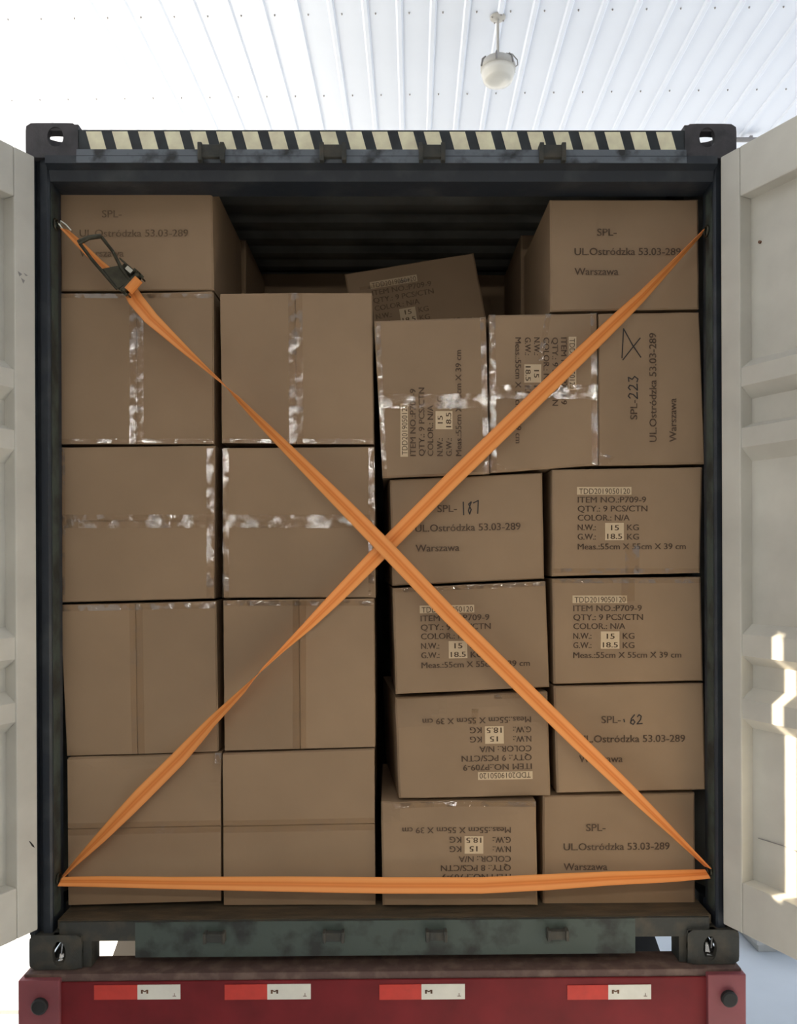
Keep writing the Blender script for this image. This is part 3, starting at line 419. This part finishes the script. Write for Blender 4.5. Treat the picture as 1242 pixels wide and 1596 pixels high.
 'g3': {'q': [(0.6061, 2.3411), (1.145, 2.3497), (1.1529, 1.9664), (0.6163, 1.9584)], 'Y': 2.85, 'd': 0.55, 'label': 'carton with the handwritten number 62 in the right stack', 'text': [('SPL-', 0.7766, 2.2087, 0.069, 0.0264, 0, 1), ('UL.Ostródzka 53.03-289', 0.6954, 2.14, 0.3815, 0.0264, 0, 1), ('Warszawa', 0.6952, 2.0686, 0.1563, 0.0264, 0, 1)], 'hand': [[(0.8962, 2.238), (0.8847, 2.2242), (0.8821, 2.2087), (0.891, 2.2034), (0.8974, 2.212), (0.8911, 2.2207), (0.8834, 2.2156)], [(0.9064, 2.231), (0.9127, 2.2379), (0.9204, 2.2327), (0.9178, 2.2206), (0.905, 2.2051), (0.9241, 2.2067)], [(0.8575, 2.2221), (0.8598, 2.2128)]]},
 'g4': {'q': [(0.5664, 1.9457), (1.1154, 1.9536), (1.1163, 1.5465), (0.5649, 1.5509)], 'Y': 2.855, 'd': 0.55, 'label': 'carton on the floor at the foot of the right stack with address print', 'text': [('SPL-', 0.7209, 1.8199, 0.0691, 0.0265, 0, 1), ('UL.Ostródzka 53.03-289', 0.6397, 1.7512, 0.3822, 0.0265, 0, 1), ('Warszawa', 0.6394, 1.6796, 0.1566, 0.0265, 0, 1)]},
 'h0': {'q': [(-0.1708, 4.0246), (0.3833, 4.1152), (0.4563, 3.7321), (-0.109, 3.642)], 'Y': 3.415, 'd': 0.39, 'label': 'tilted printed carton lying loose on top of the load', 'tape': [[(-0.1078, 3.9667), (0.1127, 4.0052), (0.1154, 3.9914), (-0.1051, 3.953)]], 'text': [('TDD2019050120', -0.0523, 3.9632, 0.1917, 0.0216, 9.5, 0), ('ITEM NO.:P709-9', -0.0518, 3.9305, 0.2564, 0.0228, 9.5, 1), ('QTY.: 9 PCS/CTN', -0.0464, 3.8974, 0.2612, 0.0228, 9.5, 1), ('COLOR.: N/A', -0.041, 3.8643, 0.1941, 0.0228, 9.5, 1), ('N.W.:', -0.0352, 3.8289, 0.0671, 0.0228, 9.5, 1), ('15', 0.0877, 3.8493, 0.0288, 0.0204, 9.5, 1), ('KG', 0.1469, 3.8592, 0.0431, 0.0228, 9.5, 1), ('G.W.:', -0.0296, 3.7946, 0.0671, 0.0228, 9.5, 1), ('18.5', 0.0788, 3.8151, 0.0551, 0.0204, 9.5, 1), ('KG', 0.1525, 3.8249, 0.0431, 0.0228, 9.5, 1), ('Meas.:55cm X 55cm X 39 cm', -0.0236, 3.758, 0.4049, 0.0228, 9.5, 1)], 'patch': [[(-0.0637, 3.988), (0.1373, 4.0214), (0.142, 3.9931), (-0.059, 3.9596)], [(0.062, 3.873), (0.1306, 3.8844), (0.141, 3.8206), (0.0724, 3.8092)]]},
 'h1': {'q': [(-1.1471, 4.1805), (-0.5979, 4.1805), (-0.5994, 3.7956), (-1.1488, 3.7963)], 'Y': 3.44, 'd': 0.5, 'label': 'dim carton behind the top carton of the left stack'},
 'h2': {'q': [(0.592, 4.2025), (1.1326, 4.2025), (1.1312, 3.8159), (0.5905, 3.8165)], 'Y': 3.44, 'd': 0.5, 'label': 'dim carton behind the top carton of the right stack'},
 'k1': {'q': [(-0.713, 4.2445), (-0.1534, 4.2443), (-0.1548, 3.875), (-0.7145, 3.8757)], 'Y': 4.02, 'd': 0.55, 'label': 'dark carton deep inside the container, left of the tilted carton'},
 'k2': {'q': [(-0.1437, 4.241), (0.4141, 4.2407), (0.4127, 3.8742), (-0.1451, 3.875)], 'Y': 4.02, 'd': 0.55, 'label': 'dark carton deep inside the container, behind the tilted carton'},
 'k3': {'q': [(0.4239, 4.2375), (0.9832, 4.2372), (0.9818, 3.8734), (0.4225, 3.8742)], 'Y': 4.02, 'd': 0.55, 'label': 'dark carton deep inside the container, right of the tilted carton'},
}
STRAPS = {'A': (2.775, [(-0.8794, 3.7402, 39.7), (-0.8595, 3.7045, 22.6), (-0.8086, 3.642, 32.2), (-0.7488, 3.5861, 49.2), (-0.6867, 3.528, 62.5), (-0.6245, 3.4721, 74.4), (-0.5645, 3.4184, 83.4), (-0.5046, 3.358, 105.6), (-0.4424, 3.2931, 115.0), (-0.3646, 3.2147, 125.2), (-0.2868, 3.1362, 133.8), (-0.1309, 2.9792, 152.2), (0.0028, 2.8422, 168.7), (0.2259, 2.6061, 168.7), (0.4494, 2.3831, 164.1), (0.6733, 2.162, 157.4), (0.8527, 1.9879, 140.3), (1.0099, 1.834, 115.0), (1.129, 1.7162, 101.1)]), 'A0': (2.775, [(-1.1074, 3.9521, 74.4), (-1.0809, 3.9275, 69.7), (-1.0455, 3.8919, 65.0), (-0.9968, 3.8428, 62.5), (-0.9525, 3.8027, 57.4)]), 'B': (2.81, [(1.1326, 3.9552, 81.2), (1.0295, 3.8461, 69.7), (0.9151, 3.728, 52.0), (0.8236, 3.6418, 36.1), (0.6865, 3.5102, 22.6), (0.4582, 3.2904, 11.3), (0.2302, 3.071, 11.3), (0.0025, 2.8427, 11.3), (-0.1567, 2.6802, 32.2), (-0.2703, 2.5674, 54.8), (-0.3612, 2.4818, 74.4), (-0.4247, 2.421, 83.4), (-0.4973, 2.3421, 107.9), (-0.6107, 2.2296, 128.0), (-0.7241, 2.1058, 157.4), (-0.86, 1.971, 164.1), (-0.9957, 1.8317, 133.8), (-1.0862, 1.742, 110.3), (-1.1404, 1.6836, 98.8)]), 'C': (2.765, [(-1.1263, 1.6882, 76.7), (-0.9801, 1.6871, 69.7), (-0.7583, 1.6809, 65.0), (-0.5696, 1.6772, 57.4), (-0.336, 1.6732, 46.2), (-0.0018, 1.6661, 36.1), (0.3333, 1.6635, 36.1), (0.5571, 1.673, 39.7), (0.7813, 1.6847, 54.8), (1.0058, 1.6919, 65.0), (1.1249, 1.6977, 76.7)])}
# ------------------------------------------------------------------ cartons
def lettered(k, c):
    q = [Vector((p_[0], 0, p_[1])) for p_ in c['q']]; Y = c['Y']; dp = c['d']
    seed = Vector((hash_(k)*3.1, hash_(k+'z')*5.7, 2.0))
    tl, tr_, br, bl = q
    def P(u_, v_):   # v from the top
        return (tl*(1-u_)+tr_*u_)*(1-v_)+(bl*(1-u_)+br*u_)*v_
    def disp(x, z):
        d = .0035*noise.noise(Vector((x*3, z*3, 0))+seed)
        for dx, dz, rx, rz, am in c.get('dents', ()):
            t = ((x-dx)/rx)**2+((z-dz)/rz)**2
            if t < 1: d += am*(1-t**.5)
        return d
    cx = sum(p_[0] for p_ in c['q'])/4; zb = min(p_[1] for p_ in c['q'])
    root = empty('carton', (cx, Y+dp/2, zb))
    def put(mb, name, m, parent=root, **kw):
        mb.v = [(x-cx, y-Y-dp/2, z-zb) for x, y, z in mb.v]; return mb.build(name, m, parent, **kw)
    N_ = 18 if c.get('dents') else 10
    us = [0, .012]+[.012+.976*i/N_ for i in range(1, N_)]+[.988, 1]
    seam = c.get('seam'); base = .004 if seam else 0.0
    mb = MB(); n = len(us)
    def fr(u_, v_):
        p_ = P(u_, v_); e = .005 if (u_ in (0, 1) or v_ in (0, 1)) else 0
        wob = .0012*noise.noise(p_*14+seed)
        return (p_.x+wob, Y+base+e+disp(p_.x, p_.z), p_.z+wob)
    mb.grid(fr, us, us)
    rim = [i for i in range(n)]+[n*j+n-1 for j in range(1, n)]+[n*(n-1)+i for i in range(n-2, -1, -1)]+[n*j for j in range(n-2, 0, -1)]
    b0 = len(mb.v); R_ = len(rim)
    for i in rim: x, y, z = mb.v[i]; mb.v.append((x+c.get('bx', 0), Y+dp, z))
    for i in range(R_): j = (i+1) % R_; mb.f.append((rim[i], rim[j], b0+j, b0+i))
    mb.f.append(tuple(b0+i for i in range(R_)))
    put(mb, 'body', M['card'], smooth=False)
    if seam:
        s0, s1 = [Vector((p_[0], 0, p_[1])) for p_ in seam]
        vert = abs(s0.z-s1.z) > abs(s0.x-s1.x)
        gap = .0016
        for side in (0, 1):
            def fp(a, b):
                if vert:
                    L_ = tl*(1-b)+bl*b; R2 = tr_*(1-b)+br*b; S_ = s0*(1-b)+s1*b; w_ = (R2-L_).normalized()
                    A_, B_ = (L_+w_*.0035, S_-w_*gap) if side == 0 else (S_+w_*gap, R2-w_*.0035)
                    p_ = A_*(1-a)+B_*a
                else:
                    T_ = tl*(1-a)+tr_*a; B2 = bl*(1-a)+br*a; S_ = s0*(1-a)+s1*a; w_ = (B2-T_).normalized()
                    A_, B_ = (T_+w_*.0035, S_-w_*gap) if side == 0 else (S_+w_*gap, B2-w_*.0035)
                    p_ = A_*(1-b)+B_*b
                return p_
            mb = MB(); K = lin(0, 1, N_)
            mb.grid(lambda a, b: (lambda p_: (p_.x, Y+disp(p_.x, p_.z), p_.z))(fp(a, b)), K, K)
            n2 = len(mb.v); mb.grid(lambda a, b: (lambda p_: (p_.x, Y+.0036+disp(p_.x, p_.z), p_.z))(fp(a, b)), K, K)
            kk = len(K); rim = [i for i in range(kk)]+[kk*j+kk-1 for j in range(1, kk)]+[kk*(kk-1)+i for i in range(kk-2, -1, -1)]+[kk*j for j in range(kk-2, 0, -1)]
            for i in range(len(rim)): j = (i+1) % len(rim); mb.f.append((rim[i], rim[j], n2+rim[j], n2+rim[i]))
            put(mb, 'flap', M['card'])
    for ti, t in enumerate(c.get('tape', ())):
        tm = M['tape_flat'] if (k, ti) in (('a4', 1), ('a5', 0), ('b3', 0), ('b4', 0), ('g2', 0)) else M['tape']
        a, b_, c_, d_ = [Vector((p_[0], 0, p_[1])) for p_ in t]
        nu = max(2, int((b_-a).length/.012)); nv = max(2, int((d_-a).length/.012))
        mb = MB()
        def ft(u_, v_):
            p_ = (a*(1-u_)+b_*u_)*(1-v_)+(d_*(1-u_)+c_*u_)*v_
            return (p_.x, Y-.0022+disp(p_.x, p_.z)+.0009*noise.noise(p_*60+seed), p_.z)
        mb.grid(ft, lin(0, 1, nu), lin(0, 1, nv)); o = put(mb, 'tape', tm, fix=False, smooth=True)
    for t in c.get('patch', ()):
        mb = MB(); fn = lambda p_, e: (p_[0], Y-e+disp(p_[0], p_[1]), p_[1])
        mb.quad(*[fn(p_, .0012) for p_ in t]); mb.quad(*[fn(p_, -.002) for p_ in t])
        for i in range(4): j = (i+1) % 4; mb.f.append((i, j, 4+j, 4+i))
        put(mb, 'paper_label', M['sticker'])
    for s_, x, z, wd, h, rot, wt in c.get('text', ()):
        tx = MB(); text_into(tx, s_, x, z, wd, h, rot, lambda X_, Z_: (X_, Y-.0018+disp(X_, Z_), Z_), 0.0, .0013 if wt else 0)
        put(tx, 'printed_lettering' if wt else 'printed_code', M['ink_faint'] if k in ('a1', 'h0') else M['ink'], fix=False)
    for st in c.get('hand', ()):
        hw = MB()
        for i in range(len(st)-1):
            a = Vector((st[i][0], 0, st[i][1])); b_ = Vector((st[i+1][0], 0, st[i+1][1])); d = (b_-a).normalized(); w_ = Vector((-d.z, 0, d.x))*.0021; e = d*.0012
            hw.quad(*[(p_.x, Y-.0017-.00004*i+disp(p_.x, p_.z), p_.z) for p_ in (a-w_-e, a+w_-e, b_+w_+e, b_-w_+e)])
        put(hw, 'handwriting', M['marker'], fix=False)
    tag(root, c['label'], 'carton', 'cartons packed in the container')
    return root
def hash_(s_): return (sum((i+1)*ord(ch)*131 for i, ch in enumerate(s_)) % 997)/97.0
for k, c in CARTONS.items(): lettered(k, c)
# ------------------------------------------------------------------ straps
def ribbon(Y, pts, lift=None):
    """webbing 56 mm wide along (x, z, twist); a mesh with a raised rib profile"""
    P_ = []; 
    for i in range(len(pts)-1):
        for t in range(4):
            f_ = t/4; P_.append(tuple(pts[i][j]*(1-f_)+pts[i+1][j]*f_ for j in range(3)))
    P_.append(pts[-1]); mb = MB(); W = .0285; cs = [-1, -.55, -.15, .15, .55, 1]; th = [.0008, .0013, .0010, .0010, .0013, .0008]; k = len(cs); uv = []; run = 0
    for i, (x, z, a) in enumerate(P_):
        x0, z0, _ = P_[max(0, i-1)]; x1, z1, _ = P_[min(len(P_)-1, i+1)]; d = Vector((x1-x0, 0, z1-z0)).normalized(); run += (Vector((x-x0, 0, z-z0))).length
        n = Vector((0, -1, 0)); p_ = d.cross(n).normalized(); ar = math.radians(a)
        wv = p_*math.cos(ar)+n*math.sin(ar)*.8; nn = (n*math.cos(ar)-p_*math.sin(ar)).normalized(); yy = Y-(lift(x) if lift else 0)
        for sg in (1, -1):
            for c_, t_ in zip(cs, th): q = Vector((x, yy, z))+wv*(c_*W)+nn*(t_*sg); mb.v.append(tuple(q)); uv.append(((c_+1)/2, run*6))
    for i in range(len(P_)-1):
        b = i*2*k; e = b+2*k
        for j in range(k-1): mb.f += [(b+j, b+j+1, e+j+1, e+j), (b+k+j, e+k+j, e+k+j+1, b+k+j+1)]
        mb.f += [(b, e, e+k, b+k), (b+k-1, b+2*k-1, e+2*k-1, e+k-1)]
    mb.uv = uv; return mb
def origin(mb, o): mb.v = [(x-o[0], y-o[1], z-o[2]) for x, y, z in mb.v]; return mb
YA, PA = STRAPS['A']; Y0_, P0 = STRAPS['A0']; YB, PB = STRAPS['B']; YC, PC = STRAPS['C']
sa = empty('ratchet_strap', (1.13, 2.775, 1.70)); so = (1.13, 2.775, 1.70)
tag(sa, 'orange ratchet strap running from upper left corner down to lower right corner', 'strap', 'orange straps across the doorway')
origin(ribbon(YA, PA), so).build('webbing', M['strap'], sa); origin(ribbon(Y0_, P0), so).build('webbing', M['strap'], sa)
o = origin(ribbon(YB, PB), (-1.13, YB, 1.69)).build('tie_strap', M['strap']); o.location = (-1.13, YB, 1.69); tag(o, 'orange strap running from upper right corner down to lower left corner', 'strap', 'orange straps across the doorway')
o = origin(ribbon(YC, PC), (-1.13, YC, 1.69)).build('tie_strap', M['strap']); o.location = (-1.13, YC, 1.69); tag(o, 'orange strap pulled level across the bottom cartons just above the floor', 'strap', 'orange straps across the doorway')
# ratchet: a local frame along the strap (e) and across it (c), y towards the viewer is -y
rc = Vector((-.935, 2.765, 3.815)); e = Vector((.745, 0, -.667)).normalized(); cc = Vector((.667, 0, .745)).normalized(); nn = Vector((0, -1, 0))
def RL(a, b, h): return tuple(rc+e*a+cc*b+nn*h-Vector(so))
def rbox(a0, a1, b0, b1, h0, h1, mb):
    n = len(mb.v); mb.v += [RL(a, b, h) for h in (h0, h1) for b in (b0, b1) for a in (a0, a1)]
    for q in ((0, 2, 3, 1), (4, 5, 7, 6), (0, 1, 5, 4), (2, 6, 7, 3), (0, 4, 6, 2), (1, 3, 7, 5)): mb.f.append(tuple(n+i for i in q))
    return mb
rb = rbox(.01, .115, -.040, -.035, .0, .032, MB()); rbox(.01, .115, .035, .040, .0, .032, rb); rbox(.02, .10, -.035, .035, .0, .003, rb)
rt = rb.build('ratchet', M['steel'], sa)
def HP(px_, py_, y): return Vector((-1.0198+(px_-137)*.002226, y, 3.8993-(py_-378)*.002226))-Vector(so)
h = MB(); h.tube([HP(186, 454, 2.735), HP(148, 409, 2.722), HP(132, 387, 2.718)], .0058, 8); h.tube([HP(130, 386, 2.716), HP(146, 379, 2.714), HP(165, 376, 2.716)], [.009, .008, .008], 10)
h.tube([HP(165, 377, 2.718), HP(181, 398, 2.722), HP(194, 424, 2.726), HP(208, 443, 2.735)], .0058, 8)
b0 = len(h.v); h.v += [tuple(HP(*p_, y)) for y in (2.738, 2.732) for p_ in ((160, 424), (190, 418), (208, 443), (186, 454))]
h.f += [tuple(b0+i for i in q_) for q_ in ((0, 1, 2, 3), (7, 6, 5, 4), (0, 4, 5, 1), (1, 5, 6, 2), (2, 6, 7, 3), (3, 7, 4, 0))]
h.build('ratchet_handle', M['steel'], rt)
h = MB(); h.tube([RL(.09, -.044, .024), RL(.09, .044, .024)], .011, 12); h.build('ratchet_spool', M['steel'], rt)
for b in (-.046, .040):
    h = MB(); n = 14
    for t_ in (b, b+.006):
        for k in range(n*2): rr = .021 if k % 2 else .016; an = PI*k/n; h.v.append(RL(.09+rr*math.cos(an), t_, .024+rr*math.sin(an)))
    m_ = 2*n
    for k in range(m_): j = (k+1) % m_; h.f.append((k, j, m_+j, m_+k))
    h.f.append(tuple(range(m_))); h.f.append(tuple(m_+k for k in range(m_)))
    h.build('ratchet_gear', M['steel'], rt)
h = rbox(.055, .080, .022, .036, .034, .046, MB()); h.build('ratchet_pawl', M['zinc'], rt)
h = MB(); h.tube([RL(.098+.017*math.cos(k*PI/8), .0, .022+.017*math.sin(k*PI/8)) for k in range(-2, 9)], .002, 4)
# coil of webbing round the spool
h = MB(); n = 14
for rr in (.0165, .0135):
    for s_ in (-.027, .027): h.v += [RL(.104+rr*math.cos(2*PI*k/n), s_, .024+rr*math.sin(2*PI*k/n)) for k in range(n)]
for k in range(n): j = (k+1) % n; h.f += [(k, j, n+j, n+k), (2*n+k, 3*n+k, 3*n+j, 2*n+j), (k, 2*n+k, 2*n+j, j), (n+k, n+j, 3*n+j, 3*n+k)]
h.build('webbing_coil', M['strap'], rt)
# loose end of webbing hanging under the ratchet
h = MB()
# wire hook at the upper left
hk = MB(); b0 = Vector((-1.10, 2.772, 3.950))
for s_ in (-1, 1):
    pts = [b0+Vector((.012, 0, -.012))+Vector((.006, 0, .007))*s_, b0+Vector((-.006, 0, .008))+Vector((.006, 0, .007))*s_, b0+Vector((-.022, .004, .024))+Vector((.004, 0, .005))*s_, b0+Vector((-.026, .014, .018))]
    hk.tube([p_-Vector(so) for p_ in pts], .0035, 8)
hk.build('hook', M['zinc'], sa)
# ------------------------------------------------------------------ canopy lamp
lx, ly, lz = .674, 4.75, 6.036
lp = empty('ceiling_lamp', (lx, ly, lz)); tag(lp, 'grey pendant lamp with a frosted glass bowl under the white canopy', 'lamp')
MB().lathe([(.046, .0), (.046, -.006), (.040, -.010), (.014, -.016)], (0, 0, 0)).build('mounting_plate', M['lampgrey'], lp)
q = MB()
for k in range(4): an = k*PI/2+.4; q.tube([(.038*math.cos(an), .038*math.sin(an), -.005), (.038*math.cos(an), .038*math.sin(an), -.014)], .005, 6)
q.build('mounting_bolt', M['conduit'], lp)
MB().tube([(0, 0, -.018), (0, 0, -.245)], .0085, 12).build('stem', M['lampgrey'], lp)
MB().lathe([(.016, -.232), (.024, -.240), (.030, -.246), (.072, -.254), (.094, -.270), (.104, -.296), (.104, -.318)], (0, 0, 0), 28).build('housing', M['lampgrey'], lp, smooth=True)
MB().lathe([(.102, -.318), (.098, -.345), (.090, -.372), (.082, -.386), (.05, -.394), (.01, -.396)], (0, 0, 0), 28).build('glass_bowl', M['glass'], lp, smooth=True)
for k in range(6):
    an = k*PI/3+.3; c_, s_ = math.cos(an), math.sin(an)
    MB().tube([(.080*c_, .080*s_, -.250), (.100*c_, .100*s_, -.268), (.108*c_, .108*s_, -.312)], .0055, 6).build('clip', M['conduit'], lp)
MB().tube([(.03, 0, -.244), (.05, -.01, -.222), (.085, -.01, -.228), (.116, 0, -.256), (.118, 0, -.285), (.103, 0, -.296)], .0035, 8).build('cable', M['conduit'], lp)
# conduit by the container's upper right corner, curb on the yard
q = MB(); q.tube([(2.60, 6.07, 6.0), (2.84, 6.07, 6.0)], .018, 10).box(2.63, 2.65, 6.055, 6.085, 5.985, 6.026).box(2.78, 2.80, 6.055, 6.085, 5.985, 6.026)
tag(q.build('conduit_pipe', M['conduit']), 'short grey pipe under the canopy beside the container\'s top right corner', 'pipe')
q = MB(); q.box(2.60, 3.9, 5.60, 6.1, .055, .26).box(2.62, 2.75, 5.62, 6.05, 0, .055).box(3.7, 3.85, 5.62, 6.05, 0, .055)
tag(q.build('concrete_block', M['curb'], bevel=.006), 'pale concrete block on the yard below the right container door', 'block')
